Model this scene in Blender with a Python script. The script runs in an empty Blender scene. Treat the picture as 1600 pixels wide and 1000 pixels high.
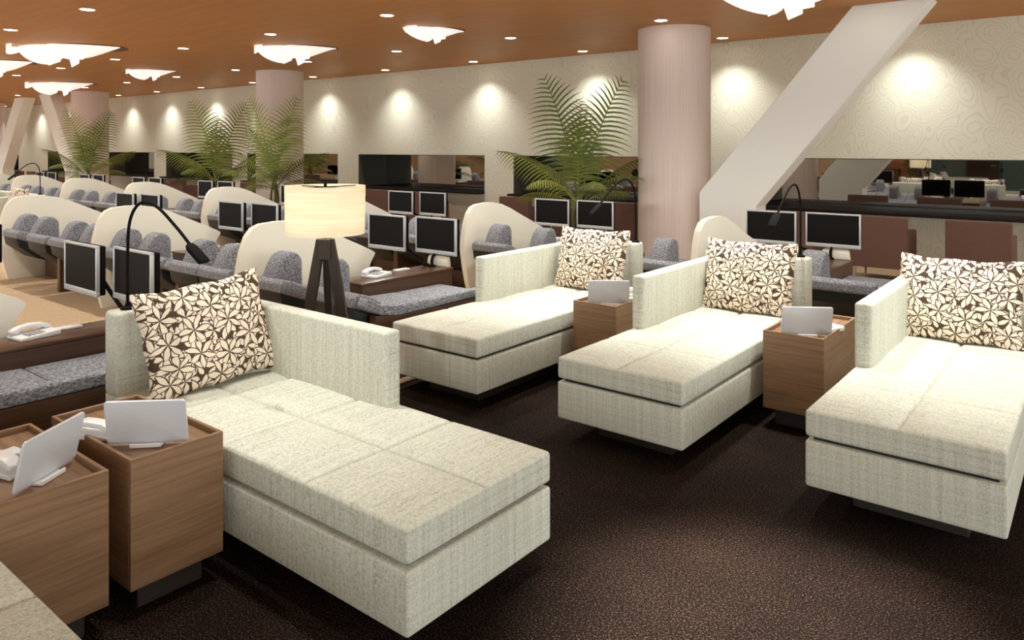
import bpy, bmesh, math, random
from mathutils import Vector, Matrix
random.seed(7)
sc = bpy.context.scene
COL = sc.collection
PI = math.pi
R = math.radians

# ------------------------------------------------------------------ node helpers
def srgb(r, g, b):
    f = lambda c: (c/255/12.92) if c/255 <= .04045 else ((c/255+.055)/1.055)**2.4
    return (f(r), f(g), f(b), 1)

def new_mat(name, col=(.8, .8, .8, 1), rough=.6, metal=0.0, spec=.5):
    m = bpy.data.materials.new(name); m.use_nodes = True
    b = m.node_tree.nodes['Principled BSDF']
    b.inputs['Base Color'].default_value = col
    b.inputs['Roughness'].default_value = rough
    b.inputs['Metallic'].default_value = metal
    b.inputs['Specular IOR Level'].default_value = spec
    return m

class NT:
    def __init__(s, m):
        s.t = m.node_tree; s.b = s.t.nodes['Principled BSDF']
    def n(s, ty, **kw):
        nd = s.t.nodes.new(ty)
        for k, v in kw.items(): setattr(nd, k, v)
        return nd
    def put(s, sock, v):
        if hasattr(v, 'node'): s.t.links.new(v, sock)
        else: sock.default_value = v
    def math(s, op, a, b=0.0, c=0.0):
        nd = s.n('ShaderNodeMath', operation=op)
        s.put(nd.inputs[0], a); s.put(nd.inputs[1], b); s.put(nd.inputs[2], c)
        return nd.outputs[0]
    def coord(s, scale=(1, 1, 1), rot=(0, 0, 0), kind='Object'):
        tc = s.n('ShaderNodeTexCoord'); mp = s.n('ShaderNodeMapping')
        mp.inputs['Scale'].default_value = scale; mp.inputs['Rotation'].default_value = rot
        s.t.links.new(tc.outputs[kind], mp.inputs['Vector'])
        return mp.outputs['Vector']
    def noise(s, vec, scale=1, detail=3, rough=.5, dist=0):
        nd = s.n('ShaderNodeTexNoise')
        s.put(nd.inputs['Vector'], vec)
        nd.inputs['Scale'].default_value = scale; nd.inputs['Detail'].default_value = detail
        nd.inputs['Roughness'].default_value = rough; nd.inputs['Distortion'].default_value = dist
        return nd.outputs['Fac']
    def ramp(s, fac, stops):
        nd = s.n('ShaderNodeValToRGB'); e = nd.color_ramp.elements
        while len(e) < len(stops): e.new(.5)
        for i, (p, c) in enumerate(stops): e[i].position = p; e[i].color = c
        s.put(nd.inputs['Fac'], fac)
        return nd.outputs['Color']
    def mix(s, fac, a, b, blend='MIX'):
        nd = s.n('ShaderNodeMix', data_type='RGBA', blend_type=blend)
        s.put(nd.inputs[0], fac); s.put(nd.inputs[6], a); s.put(nd.inputs[7], b)
        return nd.outputs[2]
    def color(s, c): s.t.links.new(c, s.b.inputs['Base Color'])
    def bump(s, h, strength=.2, dist=.01):
        nd = s.n('ShaderNodeBump'); nd.inputs['Strength'].default_value = strength
        nd.inputs['Distance'].default_value = dist
        s.t.links.new(h, nd.inputs['Height']); s.t.links.new(nd.outputs['Normal'], s.b.inputs['Normal'])

G = lambda v: (v, v, v, 1)

def wood_mat(name, c0, c1, axis, rough=.42, fine=60, spec=.5):
    """grain runs along `axis` (0,1,2)"""
    m = new_mat(name, c0, rough, spec=spec); t = NT(m)
    s = [fine, fine, fine]; s[axis] = 2.2
    n1 = t.noise(t.coord(tuple(s)), 1, 4, .6, .4)
    s2 = [14, 14, 14]; s2[axis] = .7
    n2 = t.noise(t.coord(tuple(s2)), 1, 3, .5, .3)
    f = t.math('ADD', t.math('MULTIPLY', n1, .6), t.math('MULTIPLY', n2, .4))
    t.color(t.ramp(f, [(.3, c0), (.68, c1)]))
    t.bump(n1, .06, .004)
    return m

def linen_mat(name, light, mid, dark):
    m = new_mat(name, light, .92, spec=.15); t = NT(m)
    a = t.noise(t.coord((130, 130, 900)), 1, 2, .6)
    b = t.noise(t.coord((900, 130, 130)), 1, 2, .6)
    c = t.noise(t.coord((130, 900, 130)), 1, 2, .6)
    w = t.math('ADD', t.math('ADD', t.math('MULTIPLY', a, .34), t.math('MULTIPLY', b, .33)), t.math('MULTIPLY', c, .33))
    sa = t.noise(t.coord((70, 70, .8)), 1, 2, .6)
    sb = t.noise(t.coord((.8, 70, 70)), 1, 2, .6)
    w = t.math('ADD', w, t.math('MULTIPLY', t.math('SUBTRACT', t.math('ADD', sa, sb), 1.0), .20))
    t.color(t.ramp(w, [(.34, dark), (.47, mid), (.60, light)]))
    t.bump(w, .25, .003)
    return m

def tweed_mat(name, dark, mid, light):
    m = new_mat(name, mid, .95, spec=.1); t = NT(m)
    a = t.noise(t.coord((150, 60, 150)), 1, 4, .75)
    t.color(t.ramp(a, [(.38, dark), (.5, mid), (.62, light)]))
    t.bump(a, .35, .004)
    return m

MT = {}
MT['linen'] = linen_mat('linen_upholstery', srgb(223, 223, 212), srgb(201, 200, 187), srgb(146, 145, 128))
MT['wood_x'] = wood_mat('oak_veneer_x', srgb(110, 80, 56), srgb(162, 126, 94), 0)
MT['wood_y'] = wood_mat('oak_veneer_y', srgb(110, 80, 56), srgb(162, 126, 94), 1)
MT['walnut_y'] = wood_mat('walnut_y', srgb(66, 44, 32), srgb(104, 74, 54), 1, .3)
MT['walnut_x'] = wood_mat('walnut_x', srgb(66, 44, 32), srgb(104, 74, 54), 0, .35)
MT['dark_wood'] = wood_mat('dark_stained_wood', srgb(38, 26, 22), srgb(62, 44, 36), 2, .4)
MT['plinth'] = wood_mat('plinth_wood', srgb(30, 22, 16), srgb(48, 36, 26), 0, .6)
MT['counter'] = new_mat('black_counter', srgb(26, 19, 18), .55, spec=.2)
MT['tweed'] = tweed_mat('grey_tweed', srgb(84, 84, 90), srgb(134, 134, 140), srgb(186, 186, 192))
MT['shell'] = new_mat('cream_shell', srgb(240, 233, 218), .55, spec=.3)
t = NT(MT['shell']); t.bump(t.noise(t.coord((40, 40, 40)), 1, 3), .03, .003)
MT['black'] = new_mat('black_plastic', srgb(18, 14, 13), .8, spec=.12)
MT['black_body'] = new_mat('black_seat_body', srgb(20, 22, 21), .5)
MT['screen'] = new_mat('monitor_screen', srgb(20, 16, 16), .45, spec=.12)
MT['silver'] = new_mat('silver_bezel', srgb(196, 196, 200), .38, .25)
MT['white'] = new_mat('white_plastic', srgb(238, 238, 240), .35)
MT['white_back'] = new_mat('satin_white_aluminium', srgb(214, 214, 220), .35, .15)
MT['keys'] = new_mat('grey_keys', srgb(176, 172, 172), .5)
MT['brown_fab'] = new_mat('brown_chair_fabric', srgb(112, 84, 76), .85, spec=.2)
t = NT(MT['brown_fab']); n = t.noise(t.coord((90, 90, 90)), 1, 3); t.color(t.ramp(n, [(.3, srgb(104, 77, 69)), (.7, srgb(120, 91, 82))])); t.bump(n, .1, .003)
MT['steel'] = new_mat('brushed_leg', srgb(170, 160, 150), .4, .5)
MT['jamb'] = new_mat('dark_recess_panel', srgb(92, 90, 80), .5, spec=.3)
MT['ring_dark'] = new_mat('dark_copper_plate', srgb(92, 52, 30), .5)
MT['beam'] = new_mat('white_beam_paint', srgb(247, 247, 244), .6, spec=.3)
MT['ring'] = new_mat('downlight_trim', srgb(200, 180, 165), .5)
MT['pot'] = new_mat('planter_glaze', srgb(60, 52, 46), .4)
MT['stem'] = new_mat('palm_stem', srgb(104, 100, 52), .7)
MT['soil'] = new_mat('potting_soil', srgb(46, 34, 26), .95)

def leaf_mat(name, a, b):
    m = new_mat(name, a, .5, spec=.35); t = NT(m)
    oi = t.n('ShaderNodeObjectInfo')
    n = t.noise(t.coord((6, 6, 6)), 1, 2)
    f = t.math('ADD', t.math('MULTIPLY', n, .5), t.math('MULTIPLY', oi.outputs['Random'], .5))
    t.color(t.ramp(f, [(.2, a), (.8, b)]))
    m.node_tree.nodes['Principled BSDF'].inputs['Transmission Weight'].default_value = 0
    return m
MT['leaf'] = leaf_mat('palm_leaf', srgb(66, 84, 36), srgb(164, 172, 86))
MT['bush'] = leaf_mat('bush_leaf', srgb(40, 62, 30), srgb(96, 122, 50))

def emis(name, col, s, base=(.9, .9, .9, 1)):
    m = new_mat(name, base, .6)
    b = m.node_tree.nodes['Principled BSDF']
    b.inputs['Emission Color'].default_value = col; b.inputs['Emission Strength'].default_value = s
    return m
MT['lens'] = emis('downlight_lens', (1, .90, .74, 1), 9)
MT['sculpt'] = emis('glowing_petal', (1, .97, .92, 1), .42)
MT['bulb'] = emis('warm_bulb', (1, .88, .70, 1), 8)
# lampshade: translucent fabric
m = bpy.data.materials.new('lampshade_fabric'); m.use_nodes = True; MT['shade'] = m
t = NT(m); nt = m.node_tree
d = t.n('ShaderNodeBsdfDiffuse'); tr = t.n('ShaderNodeBsdfTranslucent'); mx = t.n('ShaderNodeMixShader')
cc = t.ramp(t.noise(t.coord((3, 3, 130)), 1, 3, .6), [(.35, srgb(246, 236, 216)), (.65, srgb(254, 250, 240))])
nt.links.new(cc, d.inputs['Color']); nt.links.new(cc, tr.inputs['Color'])
mx.inputs[0].default_value = .55
nt.links.new(d.outputs[0], mx.inputs[1]); nt.links.new(tr.outputs[0], mx.inputs[2])
nt.links.new(mx.outputs[0], nt.nodes['Material Output'].inputs['Surface'])
# smoked mirror
m = bpy.data.materials.new('smoked_mirror'); m.use_nodes = True; MT['mirror'] = m
t = NT(m); g = t.n('ShaderNodeBsdfGlossy'); g.inputs['Color'].default_value = (.50, .49, .47, 1); g.inputs['Roughness'].default_value = .02
m.node_tree.links.new(g.outputs[0], m.node_tree.nodes['Material Output'].inputs['Surface'])
# carpet, dark
m = new_mat('dark_brown_carpet', srgb(50, 34, 28), .95, spec=.1); MT['carpet'] = m
t = NT(m); a = t.noise(t.coord((1, 1, 1)), 150, 4, .8); b2 = t.noise(t.coord((1, 1, 1)), 1.3, 3)
f = t.math('ADD', a, t.math('MULTIPLY', t.math('SUBTRACT', b2, .5), .12))
t.color(t.ramp(f, [(.44, srgb(7, 4, 3)), (.55, srgb(30, 19, 15)), (.64, srgb(108, 82, 68))])); t.bump(a, .5, .006)
# carpet, tan with diagonal weave
m = new_mat('tan_weave_carpet', srgb(186, 158, 128), .95, spec=.1); MT['tan'] = m
t = NT(m)
wv = t.n('ShaderNodeTexWave'); wv.inputs['Scale'].default_value = 1; wv.inputs['Distortion'].default_value = 1.2; wv.inputs['Detail'].default_value = 2
t.put(wv.inputs['Vector'], t.coord((7, 7, 7), (0, 0, R(62))))
a = t.noise(t.coord((1, 1, 1)), 40, 4, .7)
f = t.math('ADD', t.math('MULTIPLY', wv.outputs['Fac'], .45), t.math('MULTIPLY', a, .55))
t.color(t.ramp(f, [(.25, srgb(158, 128, 98)), (.75, srgb(206, 180, 150))])); t.bump(a, .2, .004)
# ceiling
m = new_mat('copper_brown_ceiling', srgb(176, 110, 60), .5, spec=.25); MT['ceiling'] = m
t = NT(m); a = t.noise(t.coord((.5, 6, 1)), 1.5, 4, .6)
t.color(t.ramp(a, [(.3, srgb(192, 134, 76)), (.7, srgb(202, 144, 84))]))
# wallpaper with embossed swirls
m = new_mat('swirl_wallpaper', srgb(214, 208, 188), .75, spec=.2); MT['wall'] = m
t = NT(m)
v = t.n('ShaderNodeTexVoronoi', voronoi_dimensions='3D', feature='SMOOTH_F1'); v.inputs['Scale'].default_value = 3.9; v.inputs['Smoothness'].default_value = .2
base = t.coord((1, .02, .72))
nz = t.n('ShaderNodeTexNoise'); nz.inputs['Scale'].default_value = 2.2; nz.inputs['Detail'].default_value = 1
t.t.links.new(base, nz.inputs['Vector'])
vm = t.n('ShaderNodeVectorMath', operation='MULTIPLY_ADD')
t.t.links.new(nz.outputs['Color'], vm.inputs[0]); vm.inputs[1].default_value = (.32, 0, .32); t.t.links.new(base, vm.inputs[2])
t.t.links.new(vm.outputs[0], v.inputs['Vector'])
s = t.math('SINE', t.math('MULTIPLY', v.outputs['Distance'], 48))
line = t.math('SMOOTH_MAX', t.math('SUBTRACT', s, .45), 0, .2)
t.color(t.ramp(line, [(.0, srgb(229, 226, 211)), (.5, srgb(219, 215, 198))])); t.bump(line, .25, .004)
# column
m = new_mat('rose_ribbed_column', srgb(206, 184, 176), .6, spec=.25); MT['column'] = m
t = NT(m); tc = t.n('ShaderNodeTexCoord'); sx = t.n('ShaderNodeSeparateXYZ'); t.t.links.new(tc.outputs['Object'], sx.inputs[0])
an = t.math('ARCTAN2', sx.outputs[1], sx.outputs[0])
st = t.math('SINE', t.math('MULTIPLY', an, 150))
cv = t.n('ShaderNodeCombineXYZ'); t.put(cv.inputs[0], t.math('MULTIPLY', an, 40)); t.put(cv.inputs[1], t.math('MULTIPLY', sx.outputs[2], .6))
nn = t.noise(cv.outputs[0], 1, 3, .6)
f = t.math('ADD', t.math('MULTIPLY', st, .12), nn)
t.color(t.ramp(f, [(.3, srgb(222, 203, 196)), (.7, srgb(236, 221, 214))])); t.bump(f, .12, .004)
# leaf print pillow
m = new_mat('leaf_print_cotton', srgb(238, 220, 200), .9, spec=.15); MT['print'] = m
t = NT(m)
tc = t.n('ShaderNodeTexCoord'); sx = t.n('ShaderNodeSeparateXYZ'); t.t.links.new(tc.outputs['Object'], sx.inputs[0])
cv = t.n('ShaderNodeCombineXYZ'); t.t.links.new(sx.outputs[0], cv.inputs[0]); t.t.links.new(sx.outputs[2], cv.inputs[1])
nzp = t.n('ShaderNodeTexNoise'); nzp.inputs['Scale'].default_value = 14; t.t.links.new(cv.outputs[0], nzp.inputs['Vector'])
vm = t.n('ShaderNodeVectorMath', operation='MULTIPLY_ADD'); t.t.links.new(nzp.outputs['Color'], vm.inputs[0]); vm.inputs[1].default_value = (.03, .03, 0); t.t.links.new(cv.outputs[0], vm.inputs[2])
def leaf_layer(scl, off, petals, W, Rr):
    """positive inside lens-shaped leaves that radiate from the cells' centres"""
    mp = t.n('ShaderNodeVectorMath', operation='ADD'); t.t.links.new(vm.outputs[0], mp.inputs[0]); mp.inputs[1].default_value = off
    vs = []
    for ft in ('F1', 'DISTANCE_TO_EDGE'):
        v = t.n('ShaderNodeTexVoronoi', voronoi_dimensions='2D', feature=ft); v.inputs['Scale'].default_value = scl; v.inputs['Randomness'].default_value = .75
        t.t.links.new(mp.outputs[0], v.inputs['Vector']); vs.append(v)
    df = t.n('ShaderNodeVectorMath', operation='SUBTRACT'); t.t.links.new(mp.outputs[0], df.inputs[0]); t.t.links.new(vs[0].outputs['Position'], df.inputs[1])
    sp = t.n('ShaderNodeSeparateXYZ'); t.t.links.new(df.outputs[0], sp.inputs[0])
    sc_ = t.n('ShaderNodeSeparateColor'); t.t.links.new(vs[0].outputs['Color'], sc_.inputs[0])
    ang = t.math('ADD', t.math('DIVIDE', t.math('ARCTAN2', sp.outputs[1], sp.outputs[0]), 2*PI), sc_.outputs[0])
    fr = t.math('FRACT', t.math('MULTIPLY', t.math('ADD', ang, 3.0), petals))
    da = t.math('MULTIPLY', t.math('SUBTRACT', fr, .5), 2*PI/petals)
    r = vs[0].outputs['Distance']
    lat = t.math('ABSOLUTE', t.math('MULTIPLY', r, t.math('SINE', da)))
    tt = t.math('MINIMUM', t.math('DIVIDE', r, Rr), 1.0)
    wd = t.math('MULTIPLY', t.math('SINE', t.math('MULTIPLY', t.math('POWER', tt, 1.25), PI)), W)
    f = t.math('SUBTRACT', t.math('SUBTRACT', wd, lat), .006)
    f = t.math('MINIMUM', f, t.math('SUBTRACT', vs[1].outputs['Distance'], .012))
    return t.math('DIVIDE', f, scl)
L1f = leaf_layer(8.0, (0, 0, 0), 6, .100, .62)
L2f = leaf_layer(10.0, (.37, .21, 0), 5, .125, .66)
L3f = leaf_layer(13.0, (.11, .53, 0), 4, .17, .66)
GAP = .0046
b2 = t.math('MINIMUM', L2f, t.math('SUBTRACT', t.math('MULTIPLY', L1f, -1.0), GAP))
u12 = t.math('MAXIMUM', L1f, b2)
b3 = t.math('MINIMUM', L3f, t.math('SUBTRACT', t.math('MULTIPLY', u12, -1.0), GAP))
msk = t.n('ShaderNodeMapRange'); msk.inputs['From Min'].default_value = -.0008; msk.inputs['From Max'].default_value = .0008
t.put(msk.inputs['Value'], t.math('MAXIMUM', u12, b3))
t.color(t.mix(msk.outputs[0], srgb(84, 66, 54), srgb(240, 224, 206)))
t.bump(t.noise(t.coord((300, 300, 300)), 1, 2), .1, .002)

# ------------------------------------------------------------------ mesh helpers
class MB:
    def __init__(s): s.bm = bmesh.new()
    def _merge(s, b):
        me = bpy.data.meshes.new('tmp'); b.to_mesh(me); b.free(); s.bm.from_mesh(me); bpy.data.meshes.remove(me)
    def box(s, x0, x1, y0, y1, z0, z1, bev=0, seg=2, mat=None):
        b = bmesh.new(); bmesh.ops.create_cube(b, size=1)
        for v in b.verts:
            v.co = Vector(((x0+x1)/2+v.co.x*(x1-x0), (y0+y1)/2+v.co.y*(y1-y0), (z0+z1)/2+v.co.z*(z1-z0)))
        if bev: bmesh.ops.bevel(b, geom=b.edges[:], offset=bev, segments=seg, profile=.5, affect='EDGES')
        if mat is not None: b.transform(mat)
        s._merge(b); return s
    def prism(s, poly, axis, a0, a1, bev=0, seg=2, mat=None):
        """poly: 2-D points in the two other axes (in xyz order), extruded along axis"""
        b = bmesh.new()
        def co(p, a):
            if axis == 0: return (a, p[0], p[1])
            if axis == 1: return (p[0], a, p[1])
            return (p[0], p[1], a)
        A = [b.verts.new(co(p, a0)) for p in poly]; B = [b.verts.new(co(p, a1)) for p in poly]
        n = len(poly)
        b.faces.new(A); b.faces.new(B[::-1])
        for i in range(n): b.faces.new((A[i], B[i], B[(i+1) % n], A[(i+1) % n]))
        bmesh.ops.recalc_face_normals(b, faces=b.faces[:])
        if bev: bmesh.ops.bevel(b, geom=b.edges[:], offset=bev, segments=seg, profile=.5, affect='EDGES', clamp_overlap=True)
        if mat is not None: b.transform(mat)
        s._merge(b); return s
    def tube(s, pts, r, n=10, cap=True):
        pts = [Vector(p) for p in pts]
        rr = r if isinstance(r, (list, tuple)) else [r]*len(pts)
        b = bmesh.new(); rings = []
        up = None
        for i, p in enumerate(pts):
            d = (pts[min(i+1, len(pts)-1)]-pts[max(i-1, 0)]).normalized()
            if up is None:
                up = Vector((0, 0, 1)) if abs(d.z) < .9 else Vector((1, 0, 0))
            a = d.cross(up).normalized(); c = a.cross(d).normalized(); up = c
            rings.append([b.verts.new(p+(a*math.cos(2*PI*k/n)+c*math.sin(2*PI*k/n))*rr[i]) for k in range(n)])
        for A, B in zip(rings, rings[1:]):
            for k in range(n): b.faces.new((A[k], A[(k+1) % n], B[(k+1) % n], B[k]))
        if cap: b.faces.new(rings[0][::-1]); b.faces.new(rings[-1])
        bmesh.ops.recalc_face_normals(b, faces=b.faces[:])
        s._merge(b); return s
    def lathe(s, prof, n=40, at=(0, 0, 0), closed=False):
        b = bmesh.new(); rings = []
        for r, z in prof:
            rings.append([b.verts.new((at[0]+r*math.cos(2*PI*k/n), at[1]+r*math.sin(2*PI*k/n), at[2]+z)) for k in range(n)])
        seq = list(zip(rings, rings[1:]))
        if closed: seq.append((rings[-1], rings[0]))
        for A, B in seq:
            for k in range(n): b.faces.new((A[k], A[(k+1) % n], B[(k+1) % n], B[k]))
        if not closed:
            if prof[0][0] > 1e-5: b.faces.new(rings[0][::-1])
            if prof[-1][0] > 1e-5: b.faces.new(rings[-1])
        bmesh.ops.remove_doubles(b, verts=b.verts[:], dist=1e-6)
        bmesh.ops.recalc_face_normals(b, faces=b.faces[:])
        s._merge(b); return s
    def build(s, name, mat, parent=None, loc=None, smooth=35):
        me = bpy.data.meshes.new(name); s.bm.to_mesh(me); s.bm.free()
        me.materials.append(MT[mat] if isinstance(mat, str) else mat)
        if smooth:
            me.shade_smooth(); me.set_sharp_from_angle(angle=R(smooth))
        o = bpy.data.objects.new(name, me); COL.objects.link(o)
        if parent: o.parent = parent
        if loc: o.location = loc
        return o

def soft_box(x0, x1, y0, y1, z0, z1, rad, xs=(), ys=(), disp=None, seg=4):
    """rounded box with extra grid lines; disp(x,y) lowers the top"""
    def lines(a, b, extra):
        L = [a+rad*(1-math.cos(PI/2*k/seg)) for k in range(seg+1)] + [b-rad*(1-math.cos(PI/2*k/seg)) for k in range(seg+1)]
        L += [e for e in extra if a+rad < e < b-rad]
        return sorted(set(round(v, 5) for v in L))
    X, Y, Z = lines(x0, x1, xs), lines(y0, y1, ys), lines(z0, z1, ())
    b = bmesh.new(); V = {}
    def vert(x, y, z):
        k = (x, y, z)
        if k not in V:
            q = Vector((min(max(x, x0+rad), x1-rad), min(max(y, y0+rad), y1-rad), min(max(z, z0+rad), z1-rad)))
            dlt = Vector((x, y, z))-q
            p = q+dlt.normalized()*rad if dlt.length > 1e-7 else Vector((x, y, z))
            if disp and z > z1-1e-4: p.z += disp(x, y)
            V[k] = b.verts.new(p)
        return V[k]
    def grid(A, B, f):
        for i in range(len(A)-1):
            for j in range(len(B)-1):
                b.faces.new([vert(*f(A[i], B[j])), vert(*f(A[i+1], B[j])), vert(*f(A[i+1], B[j+1])), vert(*f(A[i], B[j+1]))])
    for z in (Z[0], Z[-1]): grid(X, Y, lambda p, q: (p, q, z))
    for y in (Y[0], Y[-1]): grid(X, Z, lambda p, q: (p, y, q))
    for x in (X[0], X[-1]): grid(Y, Z, lambda p, q: (x, p, q))
    bmesh.ops.recalc_face_normals(b, faces=b.faces[:])
    mb = MB(); mb._merge(b); return mb

def tag(o, label, cat, group=None, kind=None):
    o['label'] = label; o['category'] = cat
    if group: o['group'] = group
    if kind: o['kind'] = kind
    return o
def struct(o): o['kind'] = 'structure'; return o
def empty(name, loc=(0, 0, 0), rz=0):
    o = bpy.data.objects.new(name, None); COL.objects.link(o)
    o.location = loc; o.rotation_euler = (0, 0, rz); o.empty_display_size = .1
    return o
KIDS = {}
def copy_tree(o, parent=None):
    c = o.copy(); COL.objects.link(c)
    if parent: c.parent = parent
    for ch in list(o.children):
        if ch.type != 'LIGHT': copy_tree(ch, c)
    return c
def place(o, loc, rz=0): o.location = loc; o.rotation_euler = (0, 0, rz); return o

class Proto:
    """first use hands out the original, later uses hand out copies"""
    def __init__(s, o): s.o = o; s.used = False
    def get(s):
        if not s.used: s.used = True; return s.o
        return copy_tree(s.o)

ORD = ['first', 'second', 'third', 'fourth', 'fifth', 'sixth', 'seventh', 'eighth', 'ninth', 'tenth', 'eleventh', 'twelfth']

# ------------------------------------------------------------------ setting
ZC = 3.2; WY = 10.93; MY = 11.75
XL, XR, YB = -44.0, 5.0, -5.2
CX0 = -3.74; CY1 = 5.56      # where the dark carpet ends
mb = MB(); mb.box(XL, CX0, YB, MY+.3, -.1, 0); mb.box(CX0, XR, CY1, MY+.3, -.1, 0)
struct(mb.build('floor', 'tan', smooth=0))
struct(MB().box(CX0, XR, YB, CY1, -.1, 0.0).build('floor_carpet', 'carpet', smooth=0))
struct(MB().box(XL, XR, YB, MY+.3, ZC, ZC+.1).build('ceiling', 'ceiling', smooth=0))
OPEN = [(-4.24, -.53), (-8.66, -4.95), (-13.08, -9.37), (-17.5, -13.8), (-21.77, -18.2), (-26.2, -22.5), (-30.6, -26.9), (-37.2, -33.5)]
ZO = 1.445
mb = MB()
mb.box(XL, XR, WY, MY+.3, ZO, ZC)
edges = [XR]
for a, b in OPEN: edges += [b, a]
edges.append(XL)
for i in range(0, len(edges), 2): mb.box(edges[i+1], edges[i], WY, MY+.3, 0, ZO)
for a, b in OPEN: mb.box(a, b, WY+.32, MY+.3, 0, .70); mb.box(a, b, MY+.001, MY+.3, .70, ZO)
struct(mb.build('wall_back', 'wall', smooth=0))
mb = MB()
for a, b in OPEN:
    e = .012
    mb.box(a, a+e, WY+.004, MY, .742, ZO-.012); mb.box(b-e, b, WY+.004, MY, .742, ZO-.012)
    mb.box(a, b, WY+.004, MY, ZO-.012, ZO-.001)
struct(mb.build('trim_1', 'jamb', smooth=0))
for i, (a, b) in enumerate(OPEN):
    o = struct(MB().box(a+.012, b-.012, MY-.012, MY, .742, ZO-.013).build('mirror_panel_%d' % (i+1), 'mirror', smooth=0))  # smoked mirror backing each recess, nothing opens behind it
struct(MB().box(XL-.2, XL, YB, MY+.3, 0, ZC).build('wall_left', 'wall', smooth=0))
mb = MB(); mb.box(XR, XR+.2, YB, MY+.3, 0, .5); mb.box(XR, XR+.2, YB, MY+.3, 3.05, ZC); mb.box(XR, XR+.2, 9.0, MY+.3, .5, 3.05)  # openings added in this unseen wall so daylight fills the room
for k in range(6): mb.box(XR, XR+.2, YB+2.4*k, YB+2.4*k+.12, .5, 3.05)
struct(mb.build('wall_right', 'wall', smooth=0))
MT['teal'] = new_mat('teal_wall_paint', srgb(96, 122, 124), .7)
MT['peach'] = new_mat('peach_wall_paint', srgb(214, 160, 128), .7)
WS = 1.35
mb = MB(); mb.box(XL, -7.0, YB-.2, YB, 0, WS); mb.box(-1.0, XR, YB-.2, YB, 0, WS); mb.box(XL, XR, YB-.2, YB, 3.05, ZC)  # unseen wall, gap above the sill added to let in fill light
k = XL
while k < XR: mb.box(k, k+.12, YB-.2, YB, WS, 3.05); k += 2.45
struct(mb.build('wall_front', 'wall', smooth=0))
struct(MB().box(-7.0, -4.75, YB-.2, YB, 0, WS).build('wall_front_peach', 'peach', smooth=0))
struct(MB().box(-4.75, -1.0, YB-.2, YB, 0, WS).build('wall_front_teal', 'teal', smooth=0))
mb = MB(); mb.box(-3.6, -2.7, YB, YB+.05, 0, 1.34, .005)
o = struct(mb.build('door_1', 'dark_wood')); MB().tube([(-2.8, YB+.05, 1.0), (-2.8, YB+.1, 1.0), (-2.92, YB+.1, 1.0)], .012).build('door_handle', 'silver', o)
# baseboards
mb = MB()
for i in range(0, len(edges), 2): mb.box(edges[i+1], edges[i], WY-.015, WY, 0, .09, .004)
struct(mb.build('baseboard_back', 'dark_wood', smooth=0))

# columns and slanted beams
for i, x in enumerate((-4.62, -13.75, -23.1, -31.6)):
    o = MB().lathe([(.485, 0), (.485, ZC)], 96).build('column', 'column', loc=(x, 9.36, 0)); struct(o)
def beam(pts, y=9.02):
    o = MB().prism(pts, 1, y, y+.34, .006, 1).build('slanted_beam', 'beam', smooth=0); struct(o)
beam([(-4.10, 0), (-3.36, 0), (-3.36, .87), (-1.455, ZC), (-2.25, ZC), (-4.10, 1.02)])
beam([(-29.85, 0), (-29.1, 0), (-29.1, .87), (-27.2, ZC), (-28.0, ZC), (-29.85, 1.02)])
beam([(-22.75, 0), (-23.5, 0), (-23.5, .87), (-25.45, ZC), (-24.65, ZC), (-22.75, 1.02)], 8.84)

# ------------------------------------------------------------------ chaise lounges
LW, LL, LZ = .745, 2.055, .45
def make_lounge(arm):       # arm = -1 / +1 side, foot at y=0, head at +y
    root = empty('chaise_lounge')
    h = LW/2
    MB().box(-h+.15, h-.15, .19, LL-.15, 0, .115, .004, 1).build('plinth', 'plinth', root)
    soft_box(-h, h, 0, LL, .115, .318, .014).build('base', 'linen', root)
    MB().box(-h+.03, h-.03, .03, LL-.03, .318, .336).build('shadow_gap', 'black_body', root, smooth=0)
    seamy = [LL*k/4 for k in (1, 2, 3)]
    xs = sorted([q for s in (-.02, -.008, 0, .008, .02) for q in (s,)] + [h*.5, -h*.5, h*.25, -h*.25, h*.75, -h*.75])
    ys = sorted([q+s for q in seamy for s in (-.02, -.008, 0, .008, .02)] + [LL*(k+.5)/16 for k in range(16)])
    def disp(x, y):
        g = 0
        for q in seamy: g = max(g, math.exp(-((y-q)/.009)**2)*.75)
        g = max(g, math.exp(-(x/.009)**2))
        puff = .010*abs(math.sin(PI*x/h))**.6*abs(math.sin(PI*y/(LL/4)))**.6
        return -.014*g+puff
    soft_box(-h, h, 0, LL, .334, LZ, .016, xs, ys, disp).build('seat_cushion', 'linen', root)
    xa = (-h, -h+.088) if arm < 0 else (h-.088, h)
    soft_box(xa[0]-.001*(arm < 0), xa[1]+.001*(arm > 0), .825, LL-.005, LZ-.012, .785, .016).build('armrest', 'linen', root)
    soft_box(-h-.001, h+.001, LL-.135, LL+.004, LZ-.014, .832, .022).build('backrest', 'linen', root)
    return root
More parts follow.
